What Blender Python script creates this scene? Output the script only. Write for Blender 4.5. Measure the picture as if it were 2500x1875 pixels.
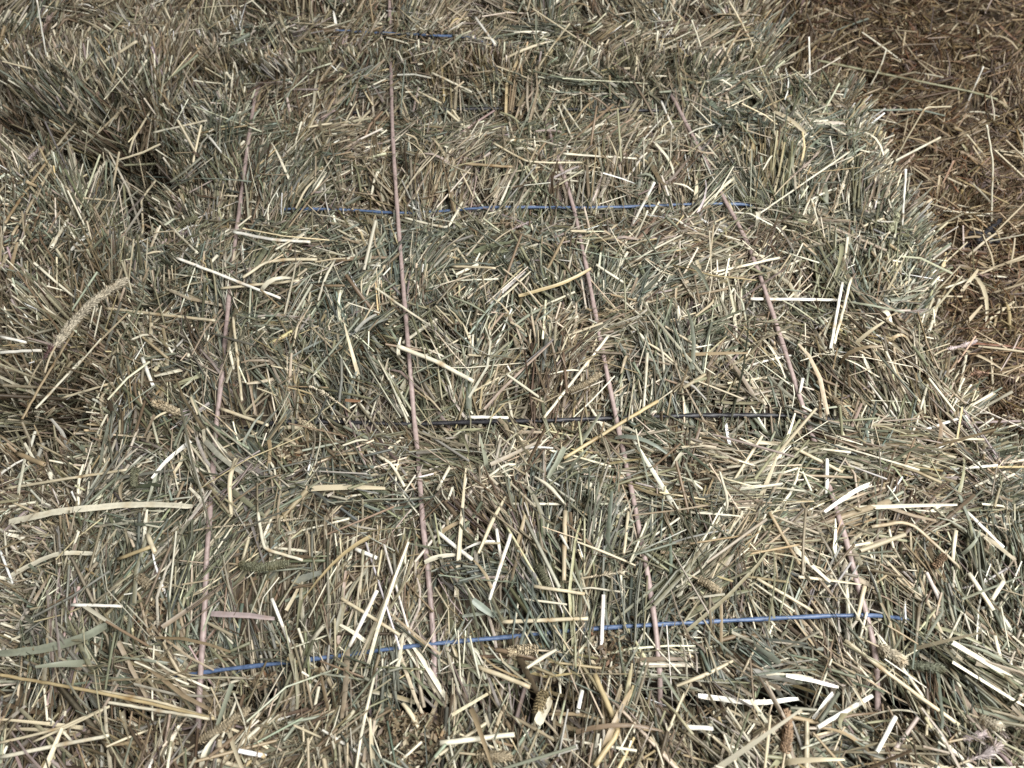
import bpy, math, random
import numpy as np
from mathutils import Vector

for _o in list(bpy.data.objects):
    bpy.data.objects.remove(_o, do_unlink=True)
S = bpy.context.scene
COL = S.collection
RNG = np.random.default_rng(11)
random.seed(7)

# ------------------------------------------------------------------ camera
PITCH = math.radians(57.0)          # how far the phone looks down
CAM = np.array([0.0, 0.0, 0.66])    # height above the top of the middle bale
LENS = 26.0
cd = bpy.data.cameras.new('camera')
cam = bpy.data.objects.new('camera', cd); COL.objects.link(cam)
cam.location = CAM
cam.rotation_euler = (math.pi / 2 - PITCH, 0, 0)
cd.lens = LENS; cd.sensor_width = 36.0
cd.clip_start = 0.02; cd.clip_end = 60
cd.dof.use_dof = True; cd.dof.focus_distance = 0.76; cd.dof.aperture_fstop = 6.5
S.camera = cam

# ------------------------------------------------------------------ light: an unseen soft lamp above right plus a dim surround
W = bpy.data.worlds.new('World'); S.world = W; W.use_nodes = True
bg = W.node_tree.nodes['Background']
bg.inputs[0].default_value = (1.0, 0.985, 0.96, 1); bg.inputs[1].default_value = 0.06

def area(name, loc, target, size, power, color):
    l = bpy.data.lights.new(name, 'AREA'); l.shape = 'RECTANGLE'
    l.size, l.size_y = size; l.energy = power; l.color = color
    o = bpy.data.objects.new(name, l); COL.objects.link(o)
    o.location = loc
    o.rotation_euler = (Vector(target) - Vector(loc)).to_track_quat('-Z', 'Y').to_euler()
    return o
area('overhead_key_lamp', (0.80, 0.05, 1.50), (0.05, 0.35, 0), (1.2, 1.1), 86, (1.0, 0.99, 0.965))  # unseen lamp overhead at right, standing in for soft barn light
S.view_settings.view_transform = 'Standard'
S.view_settings.look = 'None'
S.view_settings.exposure = 0.0
S.view_settings.gamma = 1.0
S.cycles.max_bounces = 4; S.cycles.diffuse_bounces = 2; S.cycles.glossy_bounces = 1; S.cycles.transmission_bounces = 2

# ------------------------------------------------------------------ helpers
FPX = LENS / 36.0 * 2500.0
_f = np.array([0, math.cos(PITCH), -math.sin(PITCH)])
_u = np.array([0, math.sin(PITCH), math.cos(PITCH)])
_r = np.array([1.0, 0, 0])
def ray(px, py):
    d = _f + (px - 1250) / FPX * _r - (py - 937.5) / FPX * _u
    return d / np.linalg.norm(d)

def tagset(o, label=None, cat=None, group=None, kind=None):
    for k, v in (('label', label), ('category', cat), ('group', group), ('kind', kind)):
        if v: o[k] = v
    return o

def empty(name, loc=(0, 0, 0)):
    o = bpy.data.objects.new(name, None); COL.objects.link(o)
    o.location = loc; o.empty_display_size = 0.02
    return o

def mesh_obj(name, verts, faces, mat, parent=None, smooth=True, colors=None):
    """faces: list of index tuples"""
    me = bpy.data.meshes.new(name)
    me.from_pydata([tuple(map(float, v)) for v in verts], [], [tuple(map(int, f)) for f in faces])
    if smooth: me.polygons.foreach_set('use_smooth', np.ones(len(me.polygons), bool))
    if colors is not None:
        a = me.attributes.new('Col', 'FLOAT_COLOR', 'POINT')
        c = np.ones((len(verts), 4), np.float32); c[:, :3] = colors
        a.data.foreach_set('color', c.ravel())
    me.materials.append(mat); me.update()
    o = bpy.data.objects.new(name, me); COL.objects.link(o)
    if parent: o.parent = parent
    return o

class Batch:
    """collects numpy strands, builds one mesh of quads and triangles"""
    def __init__(s): s.v = []; s.q = []; s.t = []; s.c = []; s.sm = []; s.n = 0
    def add(s, V, Q, T, C):
        """V (n,k,3) verts per strand; Q (m,4) T (j,3) local index; C (n,3)"""
        n, k, _ = V.shape
        if n == 0: return
        base = s.n + (np.arange(n) * k)[:, None, None]
        s.v.append(V.reshape(-1, 3)); s.c.append(np.repeat(C, k, axis=0))
        if len(Q): s.q.append((base + np.asarray(Q)[None]).reshape(-1, 4))
        if len(T): s.t.append((base + np.asarray(T)[None]).reshape(-1, 3))
        s.n += n * k
    def build(s, name, mat, parent=None, smooth=True):
        V = np.concatenate(s.v).astype(np.float32); C = np.concatenate(s.c)
        Q = np.concatenate(s.q) if s.q else np.zeros((0, 4), int)
        T = np.concatenate(s.t) if s.t else np.zeros((0, 3), int)
        me = bpy.data.meshes.new(name)
        me.vertices.add(len(V)); me.vertices.foreach_set('co', V.ravel())
        nl = len(Q) * 4 + len(T) * 3
        me.loops.add(nl)
        me.loops.foreach_set('vertex_index', np.concatenate([Q.ravel(), T.ravel()]).astype(np.int32))
        me.polygons.add(len(Q) + len(T))
        st = np.concatenate([np.arange(len(Q)) * 4, len(Q) * 4 + np.arange(len(T)) * 3]).astype(np.int32)
        me.polygons.foreach_set('loop_start', st)
        me.polygons.foreach_set('use_smooth', np.full(len(st), smooth))
        a = me.attributes.new('Col', 'FLOAT_COLOR', 'POINT')
        c4 = np.ones((len(V), 4), np.float32); c4[:, :3] = C
        a.data.foreach_set('color', c4.ravel())
        me.update(calc_edges=True); me.validate()
        me.materials.append(mat)
        o = bpy.data.objects.new(name, me); COL.objects.link(o)
        if parent: o.parent = parent
        return o

def unit(a): return a / np.maximum(np.linalg.norm(a, axis=-1, keepdims=True), 1e-9)

def frames(D):
    ref = np.where(np.abs(D[:, 2:3]) > .92, np.array([[1., 0, 0]]), np.array([[0, 0, 1.]]))
    a = unit(np.cross(D, ref)); b = np.cross(D, a)
    return a, b

def add_stems(B, tip, base, w, C, bend=None, roll=None):
    """square tubes; bend (n,3) moves the middle ring"""
    n = len(tip)
    if n == 0: return
    D = unit(tip - base); a, b = frames(D)
    if roll is None: roll = RNG.uniform(0, math.pi, n)
    ca, sa = np.cos(roll)[:, None], np.sin(roll)[:, None]
    a, b = a * ca + b * sa, -a * sa + b * ca
    h = (w / 2)[:, None]
    pts = [base, tip] if bend is None else [base, (base + tip) / 2 + bend, tip]
    rings = []
    for i, p in enumerate(pts):
        for (x, y) in ((1, 1), (-1, 1), (-1, -1), (1, -1)):
            rings.append(p + .78 * h * (a * x + b * y))
    V = np.stack(rings, 1)
    m = len(pts); Q = []
    for i in range(m - 1):
        for j in range(4):
            Q.append((i * 4 + j, i * 4 + (j + 1) % 4, i * 4 + 4 + (j + 1) % 4, i * 4 + 4 + j))
    k = (m - 1) * 4; Q.append((k, k + 1, k + 2, k + 3))
    B.add(V, Q, [], C)

def add_leaves(B, tip, base, w, C, bend, fold=.35, taper=.45):
    """folded blades of three cross points and four rings"""
    n = len(tip)
    if n == 0: return
    D = unit(tip - base); a, b = frames(D)
    roll = RNG.uniform(-.9, .9, n); tw = RNG.normal(0, .5, n)
    V = []
    for i, t in enumerate((0, .4, .75, 1)):
        p = base + (tip - base) * t + bend * (4 * t * (1 - t))
        an = (roll + tw * t)[:, None]
        aa = a * np.cos(an) + b * np.sin(an); bb = -a * np.sin(an) + b * np.cos(an)
        ww = (w / 2)[:, None] * (1 - taper * t ** 2)
        V += [p - aa * ww + bb * ww * fold, p, p + aa * ww + bb * ww * fold]
    V = np.stack(V, 1); Q = []
    for i in range(3):
        for j in range(2):
            Q.append((i * 3 + j, i * 3 + j + 1, i * 3 + 4 + j, i * 3 + 3 + j))
    B.add(V, Q, [], C)

def add_fibres(B, tip, base, w, C, bend):
    n = len(tip)
    if n == 0: return
    D = unit(tip - base); a, b = frames(D); h = (w / 2)[:, None]
    V = []
    for p in (base, (base + tip) / 2 + bend, tip):
        for k in range(3):
            an = k * 2.0944
            V.append(p + h * (a * math.cos(an) + b * math.sin(an)))
    Q = []
    for i in range(2):
        for j in range(3):
            Q.append((i * 3 + j, i * 3 + (j + 1) % 3, i * 3 + 3 + (j + 1) % 3, i * 3 + 3 + j))
    B.add(np.stack(V, 1), Q, [], C)

# smooth noise: sum of sines, no two octaves alike
_ph = np.random.default_rng(3).uniform(0, 6.28, (6, 12, 2))
def noise(x, y, scale, seed=0):
    r = 0; tot = 0
    g = np.random.default_rng(100 + seed)
    for k in range(7):
        f = (2 * math.pi / scale) * (0.55 + .25 * k); an = g.uniform(0, 6.28); p = g.uniform(0, 6.28)
        amp = 1 / (1 + .35 * k)
        r = r + amp * np.sin(f * (x * math.cos(an) + y * math.sin(an)) + p + 1.3 * np.sin(f * .6 * (y * math.cos(an) - x * math.sin(an)) + 2 * p))
        tot += amp * .6
    return r / tot

# ------------------------------------------------------------------ materials
def new_mat(name):
    m = bpy.data.materials.new(name); m.use_nodes = True
    nt = m.node_tree; nt.nodes.clear()
    out = nt.nodes.new('ShaderNodeOutputMaterial')
    return m, nt, out

def hay_material(name, source, rough=.5, trans=.11, spec=.45, grain=(.78, 1.12)):
    """dry plant matter: colour per straw, fine mottling and streaks, some light passing through"""
    m, nt, out = new_mat(name); N = nt.nodes.new; L = nt.links.new
    if source == 'attr':
        c = N('ShaderNodeAttribute'); c.attribute_name = 'Col'; col = c.outputs['Color']
    else:
        c = N('ShaderNodeObjectInfo'); col = c.outputs['Color']
    tc = N('ShaderNodeTexCoord')
    n1 = N('ShaderNodeTexNoise'); n1.inputs['Scale'].default_value = 260; n1.inputs['Detail'].default_value = 3
    L(tc.outputs['Object'], n1.inputs['Vector'])
    mr = N('ShaderNodeMapRange'); mr.inputs['From Min'].default_value = .3; mr.inputs['From Max'].default_value = .7
    mr.inputs['To Min'].default_value = grain[0]; mr.inputs['To Max'].default_value = grain[1]
    L(n1.outputs['Fac'], mr.inputs['Value'])
    mx = N('ShaderNodeMix'); mx.data_type = 'RGBA'; mx.blend_type = 'MULTIPLY'; mx.inputs[0].default_value = 1
    L(col, mx.inputs[6]); L(mr.outputs['Result'], mx.inputs[7])
    n2 = N('ShaderNodeTexNoise'); n2.inputs['Scale'].default_value = 70; n2.inputs['Detail'].default_value = 2
    L(tc.outputs['Object'], n2.inputs['Vector'])
    m2 = N('ShaderNodeMix'); m2.data_type = 'RGBA'; m2.blend_type = 'MULTIPLY'
    mr2 = N('ShaderNodeMapRange'); mr2.inputs['From Min'].default_value = .52; mr2.inputs['From Max'].default_value = .72
    mr2.inputs['To Max'].default_value = .55
    L(n2.outputs['Fac'], mr2.inputs['Value']); L(mr2.outputs['Result'], m2.inputs[0])
    L(mx.outputs[2], m2.inputs[6]); m2.inputs[7].default_value = (.82, .70, .56, 1)
    p = N('ShaderNodeBsdfPrincipled'); p.inputs['Roughness'].default_value = rough
    p.inputs['Specular IOR Level'].default_value = spec
    L(m2.outputs[2], p.inputs['Base Color'])
    t = N('ShaderNodeBsdfTranslucent'); L(m2.outputs[2], t.inputs['Color'])
    ms = N('ShaderNodeMixShader'); ms.inputs[0].default_value = trans
    L(p.outputs[0], ms.inputs[1]); L(t.outputs[0], ms.inputs[2]); L(ms.outputs[0], out.inputs[0])
    return m

M_HAY = hay_material('packed_hay', 'attr')
M_STRAW = hay_material('straw', 'object', rough=.42)
M_HERO = hay_material('loose_straw', 'attr', rough=.4, grain=(.86, 1.08))
M_SEED = hay_material('seed_head', 'attr', rough=.7, trans=.22, spec=.2, grain=(.8, 1.1))

def twine_material(name, col, dark, rough, scale):
    m, nt, out = new_mat(name); N = nt.nodes.new; L = nt.links.new
    tc = N('ShaderNodeTexCoord')
    n = N('ShaderNodeTexNoise'); n.inputs['Scale'].default_value = scale; n.inputs['Detail'].default_value = 4
    L(tc.outputs['Object'], n.inputs['Vector'])
    r = N('ShaderNodeValToRGB'); r.color_ramp.elements[0].color = (*dark, 1); r.color_ramp.elements[1].color = (*col, 1)
    r.color_ramp.elements[0].position = .32; r.color_ramp.elements[1].position = .6
    L(n.outputs['Fac'], r.inputs['Fac'])
    p = N('ShaderNodeBsdfPrincipled'); p.inputs['Roughness'].default_value = rough
    L(r.outputs[0], p.inputs['Base Color'])
    b = N('ShaderNodeBump'); b.inputs['Strength'].default_value = .35; b.inputs['Distance'].default_value = .0006
    L(n.outputs['Fac'], b.inputs['Height']); L(b.outputs[0], p.inputs['Normal'])
    L(p.outputs[0], out.inputs[0])
    return m
M_PINK = twine_material('pink_strap', (.33, .255, .235), (.24, .18, .165), .5, 240)
M_BLUE = twine_material('blue_twine', (.085, .13, .23), (.05, .08, .15), .45, 300)
M_BLACK = twine_material('black_twine', (.020, .019, .023), (.008, .008, .010), .5, 500)

def solid_material(name, c1, c2, scale):
    m, nt, out = new_mat(name); N = nt.nodes.new; L = nt.links.new
    tc = N('ShaderNodeTexCoord'); n = N('ShaderNodeTexNoise')
    n.inputs['Scale'].default_value = scale; n.inputs['Detail'].default_value = 6
    L(tc.outputs['Object'], n.inputs['Vector'])
    r = N('ShaderNodeValToRGB'); r.color_ramp.elements[0].color = (*c1, 1); r.color_ramp.elements[1].color = (*c2, 1)
    r.color_ramp.elements[0].position = .3; r.color_ramp.elements[1].position = .7
    L(n.outputs['Fac'], r.inputs['Fac'])
    p = N('ShaderNodeBsdfPrincipled'); p.inputs['Roughness'].default_value = .85
    L(r.outputs[0], p.inputs['Base Color']); L(p.outputs[0], out.inputs[0])
    return m
M_CORE = solid_material('hay_core', (.05, .037, .024), (.10, .075, .05), 120)  # dark brown: shade of the gaps is put into the colour
M_FLOOR = solid_material('barn_floor', (.075, .075, .078), (.12, .118, .115), 18)

# ------------------------------------------------------------------ ground
def sheet(name, x0, x1, y0, y1, z, mat):
    o = mesh_obj(name, [(x0, y0, z), (x1, y0, z), (x1, y1, z), (x0, y1, z)], [(0, 1, 2, 3)], mat, smooth=False)
    o['kind'] = 'structure'; return o
FLOOR_Z = -0.47
sheet('floor', -12, 12, -12, 24, FLOOR_Z, M_FLOOR)

# ------------------------------------------------------------------ bales
# palettes in linear base colour: weight, colour
PAL = {
 'pale':   (.66, .62, .49), 'cream': (.55, .485, .345), 'beige': (.42, .355, .245), 'tan': (.34, .265, .165),
 'gold':   (.46, .37, .21), 'olive': (.265, .26, .165), 'sage': (.255, .27, .205), 'green': (.18, .19, .125),
 'teal':   (.23, .26, .215), 'pink': (.40, .33, .295), 'brown': (.20, .145, .095), 'rust': (.23, .13, .075),
 'white':  (.80, .775, .70), 'mauve': (.35, .285, .275), 'grey': (.33, .315, .28)}
MIX_GREEN = dict(pale=.11, cream=.16, beige=.17, tan=.08, gold=.04, olive=.17, sage=.15, green=.06, teal=.03, pink=.025, brown=.07, white=.01, grey=.02)
MIX_TAN = dict(pale=.09, cream=.16, beige=.22, tan=.14, gold=.04, olive=.10, sage=.08, green=.03, pink=.03, brown=.08, mauve=.015, grey=.03)
MIX_BROWN = dict(cream=.05, beige=.14, tan=.26, gold=.04, olive=.02, pink=.07, brown=.28, rust=.13, mauve=.03)
MIX_PALE = dict(pale=.22, white=.05, cream=.24, beige=.2, tan=.1, gold=.03, sage=.06, pink=.05, brown=.05)
def pick(mix, n):
    k = list(mix); p = np.array([mix[i] for i in k]); p /= p.sum()
    return np.array([PAL[i] for i in k])[RNG.choice(len(k), n, p=p)]

def w2(y): return y
BALES = [
 # key  x0     x1    y0     y1    ztop  round  mix        lump  front right left  density parts
 dict(k='middle', el=17, x0=-.434, x1=.480, y0=.118, y1=.530, z=.000, r=.030, mix=MIX_GREEN, lump=.010, sides=(0, .10, .06, 0), dens=1.0, parts=300,
      label='middle hay bale under four pink straps, with near blue and black twine'),
 dict(k='second', el=20, x0=-.424, x1=.485, y0=.536, y1=.972, z=.000, r=.032, mix=MIX_GREEN, lump=.012, sides=(0, .10, .24, 0), dens=1.0, parts=300,
      label='second hay bale behind the middle one, with broken line of blue twine'),
 dict(k='far', el=26, x0=-.45, x1=.365, y0=.982, y1=1.42, z=.030, r=.035, mix=MIX_TAN, lump=.012, sides=(.10, .25, .2, 0), dens=.75, parts=120,
      label='farthest tan hay bale of the strapped bundle at top of picture'),
 dict(k='near', el=13, x0=-.46, x1=.47, y0=-.33, y1=.110, z=.004, r=.030, mix=MIX_TAN, lump=.008, sides=(0, .05, .05, 0), dens=1.0, parts=160,
      label='nearest hay bale, only its edge showing along bottom of picture'),
 dict(k='left_near', el=12, x0=-1.36, x1=-.452, y0=-.10, y1=.335, z=-.012, r=.045, mix=MIX_TAN, lump=.010, sides=(0, .10, 0, .14), dens=1.0, parts=200,
      label='hay bale at lower left beside leftmost pink strap, below dark gap'),
 dict(k='left_mid', el=58, x0=-1.37, x1=-.484, y0=.442, y1=.715, z=.085, r=.13, mix=MIX_TAN, lump=.022, sides=(.26, .30, 0, .20), dens=1.0, parts=300,
      label='raised hay bale at left edge with upright straws above dark gap'),
 dict(k='left_far', el=32, x0=-1.37, x1=-.480, y0=.885, y1=1.33, z=.062, r=.09, mix=MIX_TAN, lump=.016, sides=(.26, .26, 0, 0), dens=.85, parts=160,
      label='mounded hay bale in top left corner behind a dark hollow'),
 dict(k='right_near', el=16, x0=.490, x1=1.38, y0=-.10, y1=.340, z=-.016, r=.045, mix=MIX_GREEN, lump=.010, sides=(0, 0, .14, .16), dens=1.0, parts=200,
      label='hay bale at lower right beyond rightmost pink strap, below dark gap'),
 dict(k='right_mid', el=24, x0=.535, x1=1.42, y0=.432, y1=.790, z=-.085, r=.05, mix=MIX_BROWN, lump=.016, sides=(.16, 0, .16, .05), dens=1.0, parts=200,
      label='sunken brown hay bale at right edge with scrap of black twine'),
 dict(k='right_far', el=28, x0=.500, x1=1.60, y0=.800, y1=1.50, z=-.085, r=.055, mix=MIX_BROWN, lump=.018, sides=(.05, .2, .16, .2), dens=.85, parts=160,
      label='sunken brown hay bale in top right corner near dark floor'),
]
BK = {b['k']: b for b in BALES}
for i, b in enumerate(BALES): b['seed'] = i * 5
GROOVES = []      # (polyline xyz in world, axis) filled once the twines are laid

TWINE_Y = {'middle': (.158, .383), 'second': (.683, .885), 'far': (1.06,)}
def twine_side(b, y):
    """signed distance to the bale's nearest twine line"""
    ys = TWINE_Y.get(b['k'])
    if not ys: return np.full(np.shape(y), 9.0)
    d = np.stack([y - t for t in ys]); k = np.argmin(np.abs(d), 0)
    return np.take_along_axis(d, k[None], 0)[0]

def surf_disp(b, P):
    """lumps of the packed hay, measured along the surface normal"""
    s = b['seed']
    top = (P[:, 2] > b['z'] - .03)
    press_in = np.where(top, .005 - .015 * np.exp(-(twine_side(b, P[:, 1]) / .032) ** 2), 0) if b['k'] in TWINE_Y else 0
    return press_in + b['lump'] * (.75 * noise(P[:, 0], P[:, 1] + P[:, 2] * .8, .17, s) + .5 * noise(P[:, 0], P[:, 1] - P[:, 2], .065, s + 1))

def bale_surface(b, P):
    """P on the sharp box -> rounded, lumpy surface point and normal"""
    lo = np.array([b['x0'], b['y0'], FLOOR_Z]) + b['r']; hi = np.array([b['x1'], b['y1'], b['z']]) - b['r']
    q = np.clip(P, lo, hi); n = unit(P - q)
    X = q + n * b['r']
    return X + n * surf_disp(b, X)[:, None], n

def top_z(x, y):
    """height of the hay under a point"""
    best = -.30
    for b in BALES:
        if b['x0'] <= x <= b['x1'] and b['y0'] <= y <= b['y1']:
            X, n = bale_surface(b, np.array([[x, y, b['z']]]))
            best = max(best, float(X[0, 2]))
    return best

def on_hay(px, py, lift=.0):
    """where the line of sight through a pixel of the photograph meets the hay"""
    d = ray(px, py); t = .35; p = CAM + d * t
    while t < 2.6:
        p = CAM + d * t
        if p[2] < top_z(p[0], p[1]) + lift: break
        t += .004
    return p
# height map of all bales, for laying things on the hay
GX0, GX1, GY0, GY1, GS = -1.45, 1.45, -.10, 1.70, .003
_gx = np.arange(GX0, GX1, GS); _gy = np.arange(GY0, GY1, GS)
HM = np.full((len(_gy), len(_gx)), -.30)
for b in BALES:
    ix = np.where((_gx >= b['x0']) & (_gx <= b['x1']))[0]; iy = np.where((_gy >= b['y0']) & (_gy <= b['y1']))[0]
    if not len(ix) or not len(iy): continue
    X, Y = np.meshgrid(_gx[ix], _gy[iy])
    P = np.stack([X.ravel(), Y.ravel(), np.full(X.size, b['z'])], 1)
    Z = bale_surface(b, P)[0][:, 2].reshape(X.shape)
    HM[np.ix_(iy, ix)] = np.maximum(HM[np.ix_(iy, ix)], Z)
def gidx(x, y):
    return (np.clip(((np.asarray(y) - GY0) / GS).astype(int), 0, len(_gy) - 1),
            np.clip(((np.asarray(x) - GX0) / GS).astype(int), 0, len(_gx) - 1))
def hz(x, y): return HM[gidx(x, y)]
_T = np.arange(.3, 2.7, .0025)
def on_hay(px, py, lift=.0):
    """where the line of sight through a point of the photograph meets the hay"""
    p = CAM + ray(px, py) * _T[:, None]
    k = np.argmax(p[:, 2] < hz(p[:, 0], p[:, 1]) + lift)
    return p[k] if k else p[-1]

def smooth_path(P, step=.004, sig=3.0):
    P = np.asarray(P, float)
    s = np.concatenate([[0], np.cumsum(np.linalg.norm(np.diff(P, axis=0), axis=1))])
    t = np.linspace(0, s[-1], max(4, int(s[-1] / step)))
    Q = np.stack([np.interp(t, s, P[:, i]) for i in range(3)], 1)
    k = np.arange(-12, 13); w = np.exp(-.5 * (k / sig) ** 2); w /= w.sum()
    pad = np.pad(Q, ((12, 12), (0, 0)), mode='reflect', reflect_type='odd')
    return np.stack([np.convolve(pad[:, i], w, 'valid') for i in range(3)], 1)

def path_frames(P):
    D = unit(np.gradient(P, axis=0)); a, b = frames(D)
    # keep the frame from flipping along the path
    for i in range(1, len(a)):
        if np.dot(a[i], a[i - 1]) < 0: a[i] *= -1; b[i] *= -1
    return D, a, b

def sweep(P, rad, sides=12, lobes=2, depth=.12, pitch=.03, flat=1.0, seed=0, hairs=0):
    D, a, b = path_frames(P)
    s = np.concatenate([[0], np.cumsum(np.linalg.norm(np.diff(P, axis=0), axis=1))])
    g = np.random.default_rng(seed)
    wob = 1 + .025 * np.sin(s * 130 + g.uniform(0, 6)) + .04 * np.sin(s * 47 + g.uniform(0, 6))
    V = []
    for i in range(len(P)):
        tw = 2 * math.pi * s[i] / pitch
        for k in range(sides):
            an = 2 * math.pi * k / sides
            r = rad * wob[i] * (1 + depth * math.cos(lobes * an - tw))
            V.append(P[i] + a[i] * math.cos(an) * r + b[i] * math.sin(an) * r * flat)
    F = []
    n = len(P)
    for i in range(n - 1):
        for k in range(sides):
            F.append((i * sides + k, i * sides + (k + 1) % sides, (i + 1) * sides + (k + 1) % sides, (i + 1) * sides + k))
    F.append(tuple(range(sides))[::-1]); F.append(tuple(range((n - 1) * sides, n * sides)))
    for _ in range(int(s[-1] / .012 * hairs)):       # loose fibres standing off the cord
        i = int(g.integers(1, n - 1)); an = g.uniform(0, 6.283); o_ = a[i] * math.cos(an) + b[i] * math.sin(an)
        d_ = unit(D[i] * g.choice([-1, 1]) + o_ * g.uniform(.2, 1.0)); q0 = P[i] + o_ * rad * .9; l_ = g.uniform(.003, .010)
        sd = unit(np.cross(d_, o_)) * .00022; k0 = len(V)
        V += [q0 - sd, q0 + sd, q0 + d_ * l_ * .6 + sd, q0 + d_ * l_ * .6 - sd, q0 + d_ * l_ + o_ * l_ * .15]
        F += [(k0, k0 + 1, k0 + 2, k0 + 3), (k0 + 3, k0 + 2, k0 + 4)]
    return V, F

# ------------------------------------------------------------------ bale roots
for b in BALES:
    e = empty('hay_bale', ((b['x0'] + b['x1']) / 2, (b['y0'] + b['y1']) / 2, FLOOR_Z))
    tagset(e, b['label'], 'hay bale', 'hay bales packed side by side'); b['root'] = e

def under(o, root):
    """parent without moving: meshes are built in world coordinates"""
    o.parent = root; o.matrix_parent_inverse = root.matrix_basis.inverted() if False else o.matrix_parent_inverse
    o.location = Vector(o.location) - Vector(root.location)
    return o

# ------------------------------------------------------------------ twines and straps: laid over the hay, pressed in
K = 2500 / 2212
GD = np.full(HM.shape, 9.0); GZ = np.full(HM.shape, -9.0); GP = np.zeros(HM.shape)
def press(P, clear):
    """remember where a cord squeezes the hay; clear = share of straws swept away on top of it, per point"""
    R = 14
    oy, ox = np.mgrid[-R:R + 1, -R:R + 1]; dist = np.hypot(ox, oy) * GS
    for i in range(len(P)):
        r, c = gidx(P[i, 0], P[i, 1])
        if r < R or c < R or r > HM.shape[0] - R - 2 or c > HM.shape[1] - R - 2: continue
        sl = (slice(r - R, r + R + 1), slice(c - R, c + R + 1))
        m = dist < GD[sl]
        GD[sl] = np.where(m, dist, GD[sl]); GZ[sl] = np.where(m, P[i, 2], GZ[sl]); GP[sl] = np.where(m, clear[i], GP[sl])

def lay(pts_disp, sink, ext0=None, ext1=None):
    P = [on_hay(x * K, y * K) + np.array([0, 0, -sink]) for x, y in pts_disp]
    if ext0 is not None: P.insert(0, P[0] + np.array(ext0))
    if ext1 is not None: P.append(P[-1] + np.array(ext1))
    return smooth_path(P, .004, 5.0)

STRAPS = [
 ('leftmost of the four pink straps running away across the hay bales',
  [(432, 1540), (436, 1450), (445, 1330), (449, 1200), (460, 1060), (468, 930), (478, 850), (490, 720), (496, 650), (510, 520), (523, 430), (535, 330), (548, 240), (556, 190)]),
 ('second pink strap from the left, the straightest, reaching nearly to top of picture',
  [(940, 1418), (926, 1240), (913, 1130), (905, 1000), (894, 900), (885, 780), (873, 640), (862, 500), (855, 400), (848, 280), (845, 150), (843, 50), (842, 0), (841, -60)]),
 ('third pink strap from the left, crossing both blue and black twine',
  [(1424, 1425), (1402, 1265), (1367, 1080), (1335, 930), (1310, 810), (1285, 680), (1262, 560), (1236, 440), (1212, 370), (1180, 270)]),
 ('rightmost of the four pink straps, slanting most',
  [(1890, 1400), (1850, 1270), (1822, 1160), (1790, 1060), (1747, 930), (1715, 830), (1680, 720), (1640, 600), (1605, 510), (1560, 430), (1520, 345), (1480, 270), (1445, 200)])]
strap_paths = []
for i, (lab, pts) in enumerate(STRAPS):
    P = lay(pts, -.0035, ext0=(0, -.05, -.03), ext1=(0, .06, -.03))
    vis = .85 - .65 * np.clip((P[:, 1] - .58) / .2, 0, 1) * (.5 + .5 * np.sin(P[:, 1] * 43 + i * 2)) - .55 * (np.sin(P[:, 1] * 47 + i * 1.7) > .55)
    if i == 1: vis = np.maximum(vis, .82)
    press(P, vis)
    V, F = sweep(P, .0025, 12, 2, .06, .055, .85, seed=i, hairs=.6)
    tagset(mesh_obj('strap', V, F, M_PINK), lab, 'strap', 'pink straps round the bundle')

TWINES = [
 ('middle', M_BLUE, 'blue twine', .0018, [(400, 1462), (450, 1450), (600, 1436), (780, 1412), (930, 1392), (1080, 1380), (1240, 1362), (1400, 1352), (1600, 1341), (1830, 1330), (1900, 1331)],
  [(440, 605), (775, 1110), (1225, 1840)], 2, .12, .045),
 ('middle', M_BLACK, 'black twine', .0023, [(590, 915), (700, 912), (800, 918), (890, 920), (1000, 915), (1170, 912), (1330, 906), (1500, 900), (1690, 900), (1780, 905)],
  [(650, 890), (960, 1330), (1440, 1690)], 3, .16, .02),
 ('second', M_BLUE, 'blue twine', .0018, [(600, 455), (700, 455), (790, 458), (850, 466), (960, 460), (1060, 450), (1180, 452), (1300, 452), (1400, 449), (1520, 443), (1620, 445)],
  [(630, 850), (970, 1175), (1290, 1500)], 2, .12, .045),
 ('second', M_BLACK, 'black twine', .0023, [(700, 248), (860, 246), (960, 240), (1090, 238), (1300, 241), (1440, 243)], [(750, 860), (960, 1120), (1310, 1360)], 3, .16, .02),
 ('far', M_BLUE, 'blue twine', .0018, [(700, 68), (800, 74), (880, 78), (960, 82), (1020, 84)], [(730, 810), (900, 980)], 2, .12, .045)]
for i, (bk, mat, lab, rad, pts, spans, lobes, dep, pitch) in enumerate(TWINES):
    b = BK[bk]
    P0 = lay(pts, -.003)
    # to the bale's two ends, sinking into the hay
    lx = np.array([[b['x0'] + .03, P0[0, 1], P0[0, 2] - .03]]); rx = np.array([[b['x1'] - .03, P0[-1, 1], P0[-1, 2] - .03]])
    l2 = P0[:1] + np.array([[-.03, 0, -.014]]); r2 = P0[-1:] + np.array([[.03, 0, -.014]])
    P = smooth_path(np.concatenate([lx, l2, P0, r2, rx]), .004, 3)
    depth = (P @ _f) - CAM @ _f; sx = 1106 + (P[:, 0]) / depth * FPX / K
    clear = np.full(len(P), .15)
    for a_, c_ in spans: clear[(sx > a_) & (sx < c_)] = .92 if bk == 'middle' else .72 if bk == 'second' else .5
    press(P, clear)
    V, F = sweep(P, rad, 12, lobes, dep, pitch, .9, seed=20 + i, hairs=1.2)
    o = mesh_obj('twine', V, F, mat); o['label'] = lab; under(o, b['root'])

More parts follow.
